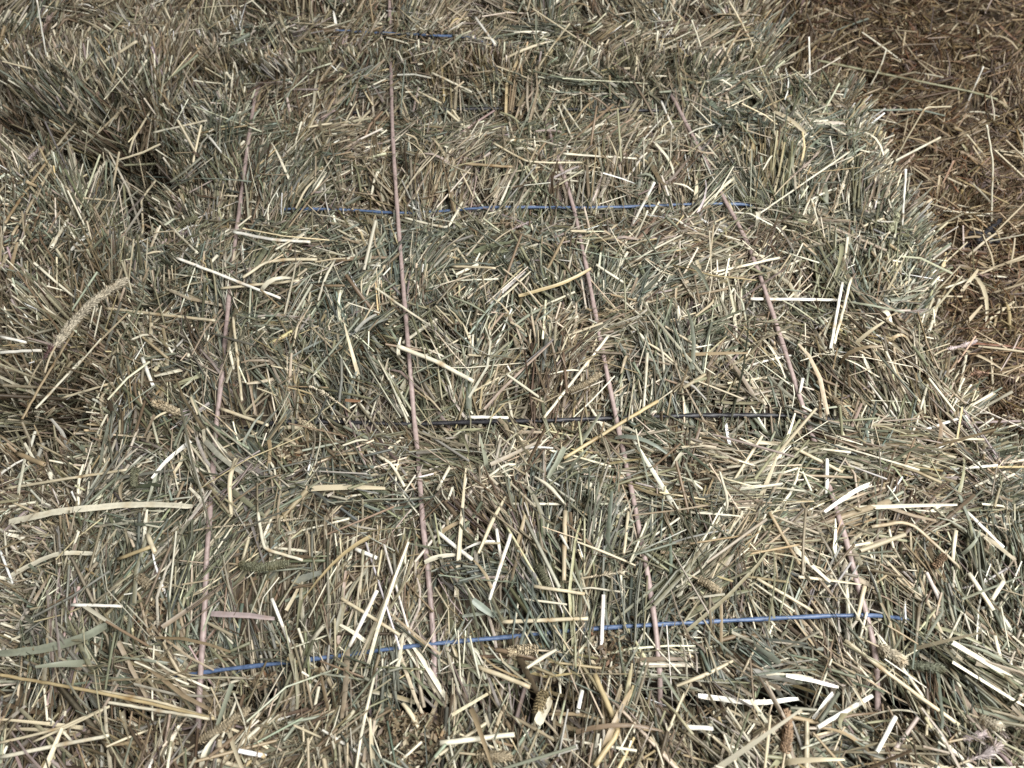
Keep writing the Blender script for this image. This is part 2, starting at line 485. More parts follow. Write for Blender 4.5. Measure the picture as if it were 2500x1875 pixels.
# scrap of black twine on the sunken brown bale
cx, cy, cz = on_hay(2120 * K, 520 * K, .004)
for j in range(1):
    g = np.random.default_rng(5); pts = [np.array([cx - .03, cy - .012, cz])]
    for k in range(14):
        pts.append(np.array([cx + .022 * math.sin(k * .9) * (1 - k * .03), cy + .012 * math.cos(k * 1.3), cz + .002 + .0022 * (k % 5)]))
    pts.append(np.array([cx + .03, cy + .028, cz + .012]))
    V, F = sweep(smooth_path(pts, .003, 1.6), .0032, 10, 3, .2, .02, 1, seed=40, hairs=4)
    o = mesh_obj('twine', V, F, M_BLACK); o['label'] = 'frayed knot of black twine'; under(o, BK['right_mid']['root'])

# ------------------------------------------------------------------ where the loose straws and seed heads lie: the hay stays below them
HD = np.full(HM.shape, 9.0); HZ = np.full(HM.shape, -9.0)
def lie_on(Q, rad):
    R = int((rad + .005) / GS) + 1
    oy, ox = np.mgrid[-R:R + 1, -R:R + 1]; dist = np.maximum(np.hypot(ox, oy) * GS - rad, 0)
    for p in Q:
        r, c = gidx(p[0], p[1])
        if r < R or c < R or r > HM.shape[0] - R - 2 or c > HM.shape[1] - R - 2: continue
        sl = (slice(r - R, r + R + 1), slice(c - R, c + R + 1)); m = dist < HD[sl]
        HD[sl] = np.where(m, dist, HD[sl]); HZ[sl] = np.where(m, p[2], HZ[sl])

def lift_at(p):
    for b in BALES:
        if b['x0'] <= p[0] <= b['x1'] and b['y0'] <= p[1] <= b['y1']: return .008 + .012 * max(0, b['el'] - 20) / 30
    return .014

def straw_path(pts, mode):
    """s = stem laid on the hay, l = leaf blade laid on it, u = stem standing with its last point in the hay"""
    if mode == 'u':
        p0 = on_hay(*pts[-1], .002); P = [p0]
        for i, q in enumerate(reversed(pts[:-1])):
            d = ray(*q); yy = p0[1] + .012 * (i + 1); P.append(CAM + d * (yy / d[1]))
        P.insert(0, p0 - unit(P[1] - p0) * .015)
    else:
        a = on_hay(*pts[0], .008); b = on_hay(*pts[-1], .008); a = on_hay(*pts[0], lift_at(a)); b = on_hay(*pts[-1], lift_at(b)); P = []
        lowest = -.01 if pts[0][0] < 1250 else -.11            # over a hollow it bridges, it does not drop in
        a[2] = max(a[2], lowest); b[2] = max(b[2], lowest)
        for i, q in enumerate(pts):
            t = i / (len(pts) - 1); z = a[2] + (b[2] - a[2]) * t + (.004 * math.sin(math.pi * t) if mode == 'l' else 0)
            d = ray(*q); P.append(CAM + d * ((z - CAM[2]) / d[2]))
    Q = smooth_path(np.array(P), .006, .6 if mode != 'l' else 1.6)
    if mode != 'u':   # rest on the lumps below it
        cl = Q[:, 2] - hz(Q[:, 0], Q[:, 1]); Q[:, 2] += min(max(0, .006 - float(np.percentile(cl, 15))), .014)
    return Q

def seed_path(pts, dia, over=0):
    P = np.array([on_hay(x, y, lift_at(on_hay(x, y, .006)) - .002) for x, y in pts]); r = dia / 2000.0
    if len(P) == 2:
        mid = P.mean(0) + np.array([.0, .0, .003]) + np.cross(unit(P[1] - P[0]), [0, 0, 1]) * .03 * np.linalg.norm(P[1] - P[0]); P = np.array([P[0], mid, P[1]])
    Q = smooth_path(P, .0018, 2.0); Q[:, 2] += r * .55
    if over:
        Q[:, 2] = np.maximum(Q[:, 2], np.linspace(over, over * .75, len(Q)))
        d = np.array([[*((q - CAM) / np.linalg.norm(q - CAM))] for q in smooth_path(P, .0018, 2.0)])
        Q = CAM + d * ((Q[:, 2:] - CAM[2]) / d[:, 2:])
    cl = Q[:, 2] - r * .7 - hz(Q[:, 0], Q[:, 1]); Q[:, 2] += min(max(0, .003 - float(np.percentile(cl, 30))), .014)
    return Q
HEROES = [
 # mode, width mm, colour, label, points in the photograph
 ('u', 2.6, 'white', 'tall white straw standing in the mounded bale at top left', [(90, 0), (104, 85), (121, 175)]),
 ('s', 4.5, 'cream', 'thick beige broken straw leaning over the dark hollow at top left', [(345, 124), (260, 177), (205, 234), (177, 298)]),
 ('s', 2.5, 'olive', 'thin olive straw slanting down above the dark hollow at top left', [(301, 49), (240, 118), (177, 196)]),
 ('s', 2.6, 'cream', 'thin cream straw leaning right of the top left mound', [(411, 41), (440, 100), (467, 151)]),
 ('s', 4.5, 'pale', 'thick pale straw slanting across raised left bale', [(271, 414), (215, 494), (178, 560), (143, 625)]),
 ('s', 2.8, 'cream', 'twice bent cream straw between raised left bale and leftmost strap', [(380, 441), (345, 486), (350, 565), (309, 625)]),
 ('s', 3.0, 'cream', 'bent straw rising from dark gap right of the hollow', [(369, 268), (324, 343), (316, 373)]),
 ('l', 3.9, 'cream', 'curved cream blade below the hollow, left of leftmost strap', [(392, 352), (339, 377), (290, 390)]),
 ('s', 3.4, 'pale', 'pale straw lying level just right of the hollow', [(505, 294), (440, 309), (373, 324)]),
 ('l', 5.1, 'teal', 'blue green blade arching across leftmost strap above left blue twine end', [(618, 456), (540, 449), (463, 448), (399, 463)]),
 ('s', 4.3, 'white', 'thick white straw right of leftmost strap, below left end of far blue twine', [(573, 576), (671, 595), (760, 600)]),
 ('s', 3.3, 'cream', 'cream straw slanting above the raised left bale', [(185, 301), (147, 347), (75, 418)]),
 ('s', 3.0, 'cream', 'short cream straw sticking right out of raised left bale', [(219, 505), (298, 511)]),
 ('l', 6.0, 'white', 'short broad white blade on raised left bale', [(222, 582), (181, 622)]),
 ('s', 3.0, 'pale', 'pale straw slanting down beside upper part of leftmost strap', [(401, 541), (442, 582), (486, 625)]),
 ('s', 3.3, 'beige', 'upper of three brown straws bundled at left edge', [(110, 372), (50, 445), (0, 516)]),
 ('s', 3.3, 'tan', 'middle of three brown straws bundled at left edge', [(116, 392), (60, 470), (11, 546)]),
 ('s', 3.3, 'beige', 'lowest of three brown straws bundled at left edge', [(125, 410), (80, 490), (30, 575)]),
 ('s', 4.1, 'white', 'thick white straw slanting near top centre of picture', [(1161, 64), (1210, 132)]),
 ('s', 3.3, 'pale', 'pale straw slanting right of second strap, above far black twine', [(1055, 183), (1153, 230)]),
 ('u', 3.0, 'cream', 'long cream straw leaning left near top, right of centre', [(1391, 57), (1342, 121), (1304, 181)]),
 ('u', 3.4, 'pale', 'upright pale straw near top above rightmost strap', [(1606, 75), (1599, 130), (1592, 185)]),
 ('s', 4.1, 'tan', 'short thick tan straw lying level between second and third straps', [(1135, 403), (1251, 411)]),
 ('s', 3.3, 'pale', 'long pale straw lying level across third strap above far blue twine', [(1374, 383), (1460, 390), (1553, 396)]),
 ('s', 2.8, 'cream', 'bent cream straw crossing third strap beside a level pale straw', [(1204, 351), (1285, 396), (1350, 399), (1421, 398)]),
 ('s', 2.8, 'pale', 'right one of two pale straws slanting below far black twine', [(1372, 254), (1421, 324)]),
 ('s', 2.6, 'pale', 'left one of two pale straws slanting below far black twine', [(1361, 260), (1398, 347)]),
 ('u', 3.8, 'white', 'upright white straw leaning right across far blue twine', [(1598, 445), (1570, 498), (1545, 547)]),
 ('u', 3.3, 'pale', 'pale straw leaning right just below far blue twine', [(1581, 515), (1542, 600)]),
 ('s', 3.4, 'pale', 'V shaped pale straw lying across far blue twine near second strap', [(1129, 494), (1093, 558), (1040, 546), (988, 533)]),
 ('s', 3.4, 'white', 'short white straw right of rightmost strap top', [(1613, 253), (1642, 317)]),
 ('l', 4.2, 'pale', 'pale blade bent downward right of rightmost strap', [(1598, 347), (1640, 396), (1647, 434)]),
 ('u', 2.5, 'cream', 'thin upright cream straw between third and rightmost straps', [(1517, 339), (1493, 452)]),
 ('s', 4.3, 'olive', 'very long green stem lying across brown bale at top right', [(1994, 154), (2110, 178), (2232, 203), (2367, 230), (2431, 249)]),
 ('s', 3.3, 'teal', 'bent green stem lying over right edge of second bale', [(2017, 298), (2060, 280), (2100, 275), (2243, 273), (2303, 288)]),
 ('u', 2.8, 'cream', 'bent cream straw standing up from sunken brown bale', [(2322, 260), (2258, 262), (2213, 340), (2168, 418)]),
 ('u', 3.3, 'pale', 'tall pale straw standing above the black twine knot', [(2409, 305), (2424, 396), (2422, 470), (2420, 539)]),
 ('u', 3.4, 'cream', 'cream straw leaning against the tall one above black twine knot', [(2360, 328), (2416, 396)]),
 ('l', 6.0, 'teal', 'pale green blade slanting up near top right', [(2122, 45), (2060, 68), (2002, 89)]),
 ('s', 4.1, 'cream', 'thick cream straw below the slanting green blade at top right', [(2009, 92), (1948, 126), (1888, 160)]),
 ('u', 3.1, 'white', 'upright white straw at far right corner of second bale', [(1975, 90), (1976, 150), (1977, 204)]),
 ('u', 3.1, 'white', 'short white straw standing in brown bale at top right', [(2401, 162), (2364, 245)]),
 ('u', 3.3, 'cream', 'tall cream straw leaning against right end of farthest bale', [(1779, 0), (1810, 55), (1839, 113)]),
 ('u', 3.3, 'pale', 'pale straw leaning left of farthest bale right end', [(1689, 49), (1726, 158)]),
 ('u', 3.8, 'white', 'left one of two white straws standing at right edge of second bale', [(2211, 413), (2207, 480), (2201, 558)]),
 ('u', 3.1, 'pale', 'right one of two white straws standing at right edge of second bale', [(2221, 424), (2205, 530)]),
 ('s', 2.5, 'pale', 'long thin pale straw rising toward right edge of second bale', [(2069, 381), (1950, 462), (1828, 547)]),
 ('s', 2.6, 'pale', 'straw folded into an upturned V right of rightmost strap', [(2002, 562), (1979, 479), (1960, 528)]),
 ('s', 2.5, 'beige', 'thin beige straw slanting across brown bale top right', [(2184, 72), (2243, 151), (2288, 188)]),
 ('u', 2.8, 'pale', 'bent pale straw standing beside the very long green stem', [(2164, 121), (2152, 158), (2122, 215)]),
 ('s', 3.8, 'white', 'long straight white straw slanting down across leftmost strap', [(433, 634), (520, 667), (600, 699), (686, 732)]),
 ('s', 4.1, 'cream', 'curved cream straw with white end, above the slanting long white straw', [(776, 640), (701, 640), (648, 648), (595, 685)]),
 ('s', 3.6, 'cream', 'cream straw lying level across leftmost strap under the long white one', [(731, 685), (635, 694), (539, 704)]),
 ('s', 3.8, 'cream', 'long cream straw lying level left of leftmost strap', [(264, 761), (400, 777), (528, 791)]),
 ('s', 4.1, 'white', 'short thick white straw standing left of leftmost strap', [(347, 874), (373, 942)]),
 ('l', 5.1, 'white', 'white bent blade left of leftmost strap, level with near black twine', [(467, 1077), (407, 1122), (371, 1168)]),
 ('s', 3.1, 'cream', 'long thin cream straw at left below the dark gap', [(15, 1196), (160, 1172), (313, 1149)]),
 ('l', 7.6, 'pale', 'long broad pale leaf curving across lower left bale', [(23, 1276), (136, 1250), (301, 1233), (400, 1232), (471, 1237)]),
 ('s', 3.0, 'pale', 'pale straw slanting down into the dark gap at left', [(207, 870), (150, 930), (87, 998)]),
 ('s', 3.8, 'white', 'white straw sticking in from left edge above the dark gap', [(0, 868), (50, 864), (107, 862)]),
 ('s', 3.3, 'white', 'upper white straw sticking in from left edge', [(0, 822), (64, 836)]),
 ('s', 2.8, 'tan', 'thin tan stalk slanting down beside the large seed head', [(245, 746), (185, 845), (124, 945), (72, 1040)]),
 ('s', 5.3, 'tan', 'thick hollow tan straw with open end at left edge', [(41, 1107), (109, 1134)]),
 ('s', 3.0, 'cream', 'cream straw lying level across the dark gap', [(151, 972), (264, 938)]),
 ('s', 3.8, 'cream', 'cream straw just right of leftmost strap above near black twine', [(539, 998), (600, 1020), (656, 1040)]),
 ('s', 3.0, 'cream', 'cream straw running down beside leftmost strap', [(577, 791), (588, 890), (599, 994)]),
 ('s', 3.1, 'pale', 'thin pale straw crossing behind the large seed head', [(100, 663), (150, 706), (196, 746)]),
 ('s', 5.3, 'pale', 'broad pale straw slanting down right of second strap', [(972, 859), (1067, 896), (1157, 945)]),
 ('s', 3.4, 'pale', 'long pale straw slanting toward near black twine, left of third strap', [(1485, 823), (1406, 924), (1327, 1024)]),
 ('l', 5.1, 'gold', 'curved golden blade at seam between middle and second bales', [(1266, 723), (1361, 697), (1410, 676), (1443, 655)]),
 ('s', 3.9, 'gold', 'long golden straw slanting across third strap over near black twine', [(1606, 979), (1540, 1018), (1481, 1055), (1376, 1119)]),
 ('s', 3.9, 'white', 'pinkish white straw lying just above near black twine', [(1142, 1019), (1248, 1021)]),
 ('l', 6.8, 'sage', 'short pale green blade below near black twine', [(1379, 1092), (1362, 1128), (1338, 1168)]),
 ('s', 3.0, 'pale', 'pale straw slanting right across second strap at bale seam', [(912, 700), (980, 748), (1055, 798)]),
 ('s', 3.0, 'cream', 'cream straw lying level along the seam right of second strap', [(1104, 655), (1210, 659)]),
 ('s', 3.3, 'pale', 'short pale straw slanting down at top of seam near third strap', [(1455, 649), (1523, 693)]),
 ('s', 3.3, 'pale', 'bent pale straw left of second strap below near black twine', [(923, 1115), (957, 1134), (988, 1190)]),
 ('s', 3.3, 'pale', 'short pale straw slanting right of second strap below black twine', [(1097, 1141), (1067, 1198)]),
 ('s', 3.0, 'pale', 'hooked pale straw midway between second and third straps', [(1259, 1134), (1240, 1130), (1191, 1164)]),
 ('l', 4.2, 'rust', 'small rust brown leaf scrap left of second strap', [(842, 977), (880, 979)]),
 ('l', 6.0, 'green', 'small dark green leaf lying over second strap on black twine', [(996, 1042), (1014, 1036), (1031, 1031)]),
 ('s', 4.1, 'white', 'long thick white straw lying level across rightmost strap', [(1832, 731), (1940, 732), (2047, 734)]),
 ('l', 4.7, 'sage', 'green blade continuing right from the level white straw', [(2040, 733), (2120, 745), (2209, 763)]),
 ('s', 3.3, 'pale', 'pale straw poking over right edge of middle bale', [(2379, 678), (2307, 704)]),
 ('s', 3.6, 'white', 'left one of two long pale straws leaning at right of middle bale', [(2056, 690), (2042, 770), (2028, 851)]),
 ('s', 3.3, 'pale', 'right one of two long pale straws leaning at right of middle bale', [(2078, 678), (2058, 760), (2036, 840)]),
 ('s', 3.9, 'pale', 'thick pale straw leaning at right edge beside brown bale', [(2284, 742), (2258, 821)]),
 ('s', 3.6, 'pale', 'long pale straw slanting across rightmost strap at seam', [(1904, 629), (1820, 648), (1741, 665)]),
 ('s', 3.3, 'white', 'white straw slanting beside the dark gap at right', [(2352, 1019), (2254, 1051)]),
 ('l', 5.1, 'white', 'white bent blade right of rightmost strap', [(2126, 1181), (2085, 1198), (2013, 1250)]),
 ('s', 3.0, 'pale', 'pale straw standing above the dark gap at right', [(2360, 863), (2341, 957)]),
 ('s', 3.0, 'cream', 'cream straw lying level below the dark gap at right', [(2299, 1074), (2401, 1074)]),
 ('s', 3.6, 'white', 'very short white straw beside rightmost strap', [(1960, 923), (1951, 961)]),
 ('s', 3.3, 'mauve', 'purplish stalk lying level across the dark gap at right edge', [(2337, 1032), (2420, 1030), (2500, 1028)]),
 ('s', 3.6, 'cream', 'cream straw slanting right of rightmost strap below black twine', [(1937, 1093), (2058, 1153)]),
 ('s', 2.8, 'gold', 'longest golden straw reaching in from left edge at bottom', [(0, 1649), (120, 1670), (234, 1691), (380, 1722), (528, 1757)]),
 ('s', 2.5, 'pale', 'pale split straw under the longest golden straw', [(264, 1717), (390, 1738), (520, 1759)]),
 ('s', 2.3, 'cream', 'thin golden straw slanting down left from the long golden one', [(271, 1725), (180, 1770), (83, 1811)]),
 ('s', 2.3, 'cream', 'upper thin split alongside the longest golden straw', [(240, 1685), (380, 1712), (526, 1755)]),
 ('s', 2.3, 'cream', 'cream straw slanting under the golden spray at bottom left', [(0, 1815), (140, 1782), (262, 1728)]),
 ('l', 9.3, 'sage', 'broad pale green leaf curving in from left edge', [(266, 1529), (225, 1552), (170, 1574), (90, 1590), (0, 1597)]),
 ('s', 3.0, 'white', 'thin white straw lying level above the broad green leaf', [(177, 1478), (301, 1482)]),
 ('s', 4.5, 'cream', 'hollow cream straw standing with open end up, left of leftmost strap', [(362, 1307), (381, 1352)]),
 ('s', 3.8, 'gold', 'short golden straw beside the hollow standing straw', [(290, 1367), (369, 1337)]),
 ('l', 6.0, 'mauve', 'purple grey blade crossing leftmost strap above near blue twine', [(516, 1499), (590, 1500), (671, 1510)]),
 ('l', 6.4, 'pale', 'pale folded blade on lower left bale', [(23, 1408), (80, 1378), (139, 1348), (234, 1352)]),
 ('s', 3.1, 'white', 'white straw slanting between leftmost and second straps near bottom', [(663, 1461), (708, 1574)]),
 ('s', 3.0, 'pale', 'bent pale straw between leftmost and second straps', [(629, 1250), (644, 1340), (738, 1367)]),
 ('s', 3.3, 'pale', 'lowest pale straw reaching in from left edge', [(0, 1849), (130, 1822), (264, 1796)]),
 ('s', 4.1, 'white', 'thick white straw slanting right of second strap above near blue twine', [(1063, 1295), (1153, 1367)]),
 ('s', 4.5, 'beige', 'beige straw running straight down between second and third straps', [(1379, 1250), (1378, 1335), (1376, 1420)]),
 ('s', 3.0, 'cream', 'cream straw running down just left of third strap', [(1534, 1250), (1523, 1352)]),
 ('s', 3.4, 'white', 'right arm of a white V of straws above near blue twine', [(1247, 1310), (1195, 1469)]),
 ('s', 3.3, 'white', 'left arm of a white V of straws above near blue twine', [(1212, 1291), (1225, 1378)]),
 ('s', 3.8, 'white', 'white straw slanting down to near blue twine left of second strap', [(923, 1446), (890, 1515), (856, 1582)]),
 ('s', 4.1, 'white', 'short thick white straw left of second strap', [(867, 1340), (920, 1363)]),
 ('s', 3.8, 'cream', 'long cream straw lying level just above near blue twine', [(1225, 1518), (1330, 1514), (1436, 1510)]),
 ('s', 4.5, 'pale', 'thick pale straw lying nearly level at bottom centre', [(1074, 1815), (1165, 1804), (1255, 1793)]),
 ('s', 4.1, 'cream', 'curved cream straw below near blue twine at centre', [(1168, 1631), (1240, 1657), (1293, 1680)]),
 ('l', 10.2, 'pale', 'broad pale torn leaf at bottom centre', [(1308, 1774), (1325, 1744), (1342, 1714)]),
 ('s', 3.4, 'cream', 'cream straw slanting left of third strap above near blue twine', [(1304, 1431), (1428, 1450)]),
 ('s', 3.8, 'white', 'short white upright straw below near blue twine', [(1421, 1687), (1410, 1740)]),
 ('l', 6.0, 'pale', 'pale bent blade touching second strap near bottom', [(1037, 1374), (1059, 1352), (1112, 1355)]),
 ('l', 7.6, 'teal', 'blue green leaf scrap above near blue twine', [(1153, 1465), (1180, 1486), (1210, 1506)]),
 ('s', 3.1, 'cream', 'cream straw slanting left of second strap above near blue twine', [(833, 1461), (905, 1506), (976, 1551)]),
 ('s', 2.1, 'olive', 'thin stem hanging across near blue twine left of third strap', [(1398, 1438), (1402, 1535), (1406, 1631)]),
 ('s', 4.5, 'gold', 'bent golden straw at bottom right of centre', [(1451, 1649), (1511, 1785), (1451, 1872)]),
 ('l', 6.0, 'white', 'white curved blade below right part of near blue twine', [(1704, 1699), (1847, 1719), (1949, 1706)]),
 ('s', 3.9, 'white', 'white straw slanting up right at bottom right', [(2122, 1702), (2056, 1740), (1990, 1778)]),
 ('l', 7.6, 'white', 'short broad white blade left of the slanting white straw', [(2035, 1695), (1983, 1755)]),
 ('s', 4.1, 'white', 'short thick white straw lying level at bottom, right of centre', [(1666, 1774), (1741, 1778)]),
 ('s', 3.8, 'pale', 'upright pale straw on lower right bale', [(2333, 1295), (2326, 1367)]),
 ('s', 4.5, 'pale', 'thick pale straw slanting down on lower right bale', [(2356, 1405), (2416, 1495)]),
 ('s', 3.6, 'white', 'white straw slanting at right edge of lower right bale', [(2360, 1250), (2450, 1337)]),
 ('s', 3.4, 'beige', 'long arched beige stalk right of rightmost strap', [(2126, 1288), (2198, 1275), (2232, 1284), (2345, 1389)]),
 ('s', 3.1, 'cream', 'cream straw slanting down to right end of near blue twine', [(1847, 1412), (1983, 1491)]),
 ('l', 4.2, 'white', 'white curved blade right of centre below near blue twine', [(1919, 1650), (1960, 1655), (2047, 1678)]),
 ('s', 3.9, 'cream', 'very long cream straw slanting across bottom right', [(2062, 1563), (2200, 1668), (2341, 1770)]),
 ('s', 3.9, 'white', 'white straw slanting left near bottom right corner', [(2183, 1751), (2137, 1838)]),
 ('s', 4.1, 'pale', 'short pale straw at right edge beside thick slanting one', [(2450, 1420), (2420, 1465)]),
 ('s', 3.6, 'pale', 'short pale straw at right edge above purple seed heads', [(2428, 1552), (2443, 1612)]),
 ('s', 3.4, 'tan', 'tan straw slanting left of rightmost strap above near blue twine', [(1877, 1250), (1953, 1378)]),
 ('s', 3.9, 'cream', 'cream straw crossing right end of near blue twine', [(2111, 1431), (2092, 1514)]),
]
GREYTAN = (.46, .41, .315); SPK = (.46, .385, .265); GRN = (.30, .30, .20); PURP = (.44, .37, .36); BRN = (.33, .23, .15); PALE = (.62, .55, .42)
SEEDS = [
 ((GREYTAN), 8.0, 'spike', 'large curved grey seed head lying across the dark gap at left', [(135, 846), (175, 790), (235, 730), (312, 680)]),
 ((.20, .13, .13), 11, 'plume', 'dark purple seed head under the large grey one', [(118, 908), (166, 856)]),
 (SPK, 8.5, 'spike', 'short tan seed head left of leftmost strap beside dark gap', [(440, 1014), (376, 986)]),
 (GRN, 6.5, 'spike', 'small upright seed head on lower left bale below dark gap', [(334, 1146), (331, 1190)]),
 (SPK, 9, 'spike', 'blunt seed head cut off by left edge', [(72, 1126), (0, 1163)]),
 (PALE, 7, 'plume', 'pale seed head slanting above left end of near black twine', [(829, 987), (752, 944)]),
 (SPK, 6, 'spike', 'small tan seed head at left end of near black twine', [(771, 1052), (730, 1032)]),
 (SPK, 6.5, 'spike', 'arched tan seed head left of third strap above near black twine', [(1379, 960), (1420, 945), (1468, 914)]),
 (SPK, 6, 'spike', 'tan seed head right of rightmost strap above black twine', [(2030, 970), (2066, 1018)]),
 (PURP, 10, 'plume', 'pinkish fluffy seed head at right rim of middle bale', [(2308, 856), (2384, 834)]),
 ((.45, .30, .22), 12, 'plume', 'brown fluffy seed head above the dark gap at right', [(2412, 915), (2354, 921)]),
 (PALE, 5, 'plume', 'long thin pale seed head right of leftmost strap', [(527, 1288), (630, 1280), (746, 1265)]),
 (GRN, 8, 'spike', 'greenish seed head lying level between leftmost and second straps', [(586, 1380), (640, 1388), (708, 1376)]),
 (SPK, 8, 'spike', 'stubby tan seed head left of leftmost strap', [(339, 1408), (370, 1432)]),
 (SPK, 7, 'spike', 'slanting tan seed head at bottom beside leftmost strap', [(488, 1812), (612, 1731)]),
 (PALE, 8, 'plume', 'whitish seed head left of third strap', [(1441, 1410), (1536, 1396)]),
 (SPK, 8.5, 'spike', 'tan seed head lying level just under near blue twine', [(1314, 1589), (1238, 1594)]),
 (GRN, 6, 'spike', 'dull green seed head midway between second and third straps', [(1313, 1380), (1340, 1433)]),
 (SPK, 8.5, 'spike', 'tan seed head at bottom edge, centre', [(1163, 1843), (1249, 1849)]),
 ((.36, .29, .17), 9, 'spike', 'olive seed head beside broad torn leaf at bottom', [(1328, 1690), (1312, 1745)]),
 (PALE, 9.5, 'spike', 'blunt whitish seed head at right below near blue twine', [(2143, 1581), (2206, 1620)]),
 ((.24, .25, .18), 8, 'spike', 'grey green seed head next to the blunt whitish one', [(2209, 1622), (2303, 1636)]),
 (BRN, 6.5, 'spike', 'small curved brown seed head on lower right bale', [(2304, 1357), (2278, 1388)]),
 (PURP, 15, 'plume', 'smaller purple and white fluffy seed head in bottom right corner', [(2343, 1806), (2397, 1791)]),
 ((.50, .44, .43), 17, 'plume', 'largest purple and white fluffy seed head in bottom right corner', [(2353, 1860), (2441, 1814)]),
 (PALE, 8, 'spike', 'cream seed head above purple fluffy ones at bottom right', [(2388, 1754), (2441, 1780)]),
 (BRN, 8, 'spike', 'long upright brown seed head at bottom right of centre', [(1914, 1840), (1917, 1735)]),
 (SPK, 7.5, 'spike', 'pale tan seed head right of third strap above blue twine', [(1703, 1415), (1751, 1443)]),
 (PALE, 9, 'plume', 'pale feathery seed head standing at right edge of second bale', [(2030, 530), (2048, 475), (2067, 420)]),
 ((.45, .37, .31), 7, 'plume', 'thin pinkish seed head slanting right of rightmost strap', [(1920, 454), (1998, 380)]),
 ((.48, .38, .30), 7, 'plume', 'small pinkish seed head on sunken brown bale', [(2200, 412), (2232, 376)]),
 (GRN, 8, 'spike', 'grey green seed head right of far blue twine end', [(1862, 506), (1816, 489)]),
 (GRN, 8, 'spike', 'blunt green seed head at right edge of second bale', [(2170, 567), (2187, 526)]),
 ((.42, .29, .19), 9, 'plume', 'drooping brown seed head beside very long green stem', [(2310, 152), (2345, 155), (2384, 182)]),
 ((.46, .37, .26), 8, 'plume', 'tan seed head near right edge at top', [(2424, 227), (2459, 191)]),
 ((.38, .29, .25), 12, 'plume', 'fluffy seed head on top left mound beside tall white straw', [(102, 96), (133, 36)]),
 (PURP, 8, 'plume', 'small purple seed head tipping the brown straws at left edge', [(70, 394), (100, 363)]),
 ((.20, .16, .13), 8, 'plume', 'dark seed head at left edge above raised bale', [(0, 286), (45, 312), (90, 354)]),
 (SPK, 7.5, 'spike', 'tan seed head left of leftmost strap, under blue green blade', [(405, 511), (446, 470)]),
 (GRN, 7.5, 'spike', 'greenish seed head left of leftmost strap, beside raised bale', [(441, 555), (484, 534)]),
 (PURP, 6, 'plume', 'thin purple seed head below far blue twine, left of third strap', [(1243, 566), (1302, 542)]),
 ((.50, .39, .33), 8, 'plume', 'pinkish drooping seed head near top above far black twine', [(1494, 156), (1551, 198)]),
]
HERO_PATHS = [straw_path(h[4], h[0]) for h in HEROES]
SEED_PATHS = [seed_path(s[4], s[1], .105 if i == 0 else 0) for i, s in enumerate(SEEDS)]
for h, Q in zip(HEROES, HERO_PATHS):
    if h[0] != 'u': lie_on(Q, h[1] / 2000)
for s, Q in zip(SEEDS, SEED_PATHS): lie_on(Q, s[1] / 2600)
# ------------------------------------------------------------------ the packed hay of each bale
def in_view(P, mx=.14, my=.10):
    d = P - CAM; z = d @ _f; x = (d @ _r) / z * FPX / 1250; y = (d @ _u) / z * FPX / 937.5
    return (z > .1) & (np.abs(x) < 1 + mx) & (y < 1 + my) & (y > -1 - my - .12)

def sample_surface(b, n_per_m2):
    """points on the top and on as much of the sides as can be seen into"""
    out = []
    x0, x1, y0, y1, z = b['x0'], b['x1'], b['y0'], b['y1'], b['z']
    fr, ri, le, ba = b['sides']
    def face(area_, f):
        n = RNG.poisson(area_ * n_per_m2)
        if n: out.append(f(RNG.random(n), RNG.random(n)))
    face((x1 - x0) * (y1 - y0), lambda u, v: np.stack([x0 + u * (x1 - x0), y0 + v * (y1 - y0), 0 * u + z], 1))
    if fr: face((x1 - x0) * fr, lambda u, v: np.stack([x0 + u * (x1 - x0), 0 * u + y0, z - v * fr], 1))
    if ba: face((x1 - x0) * ba, lambda u, v: np.stack([x0 + u * (x1 - x0), 0 * u + y1, z - v * ba], 1))
    if ri: face((y1 - y0) * ri, lambda u, v: np.stack([0 * u + x1, y0 + u * (y1 - y0), z - v * ri], 1))
    if le: face((y1 - y0) * le, lambda u, v: np.stack([0 * u + x0, y0 + u * (y1 - y0), z - v * le], 1))
    P = np.concatenate(out)
    X, n = bale_surface(b, P)
    k = in_view(X)
    return X[k], n[k]

def tangents(n):
    """t1 runs along the bale, t2 across it and upward on its sides"""
    ref = np.where(np.abs(n[:, :1]) > .8, np.array([[0, 1., 0]]), np.array([[1., 0, 0]]))
    t1 = unit(ref - n * np.sum(ref * n, 1, keepdims=True)); t2 = np.cross(n, t1)
    return t1, np.where(t2[:, 2:] < -.2, -t2, t2)

def keep_off_cords(tip, base):
    """straws that would lie over a cord are mostly swept off it"""
    drop = np.zeros(len(tip), bool); rnd = RNG.random(len(tip))
    for t in (0, .12, .25, .4, .6):
        p = tip + (base - tip) * t
        r, c = gidx(p[:, 0], p[:, 1])
        drop |= (GD[r, c] < .0062) & (p[:, 2] > GZ[r, c] - .002) & (rnd < GP[r, c])
        for (qx, qy, qr) in PATCHES: drop |= (np.hypot(p[:, 0] - qx, p[:, 1] - qy) < qr * (.7 + .6 * rnd)) & (p[:, 2] > HM[r, c] - .009) & (rnd < .8)
        drop |= (HD[r, c] < .0048) & (p[:, 2] > HZ[r, c] - .0015) & (rnd < .88)
    return ~drop

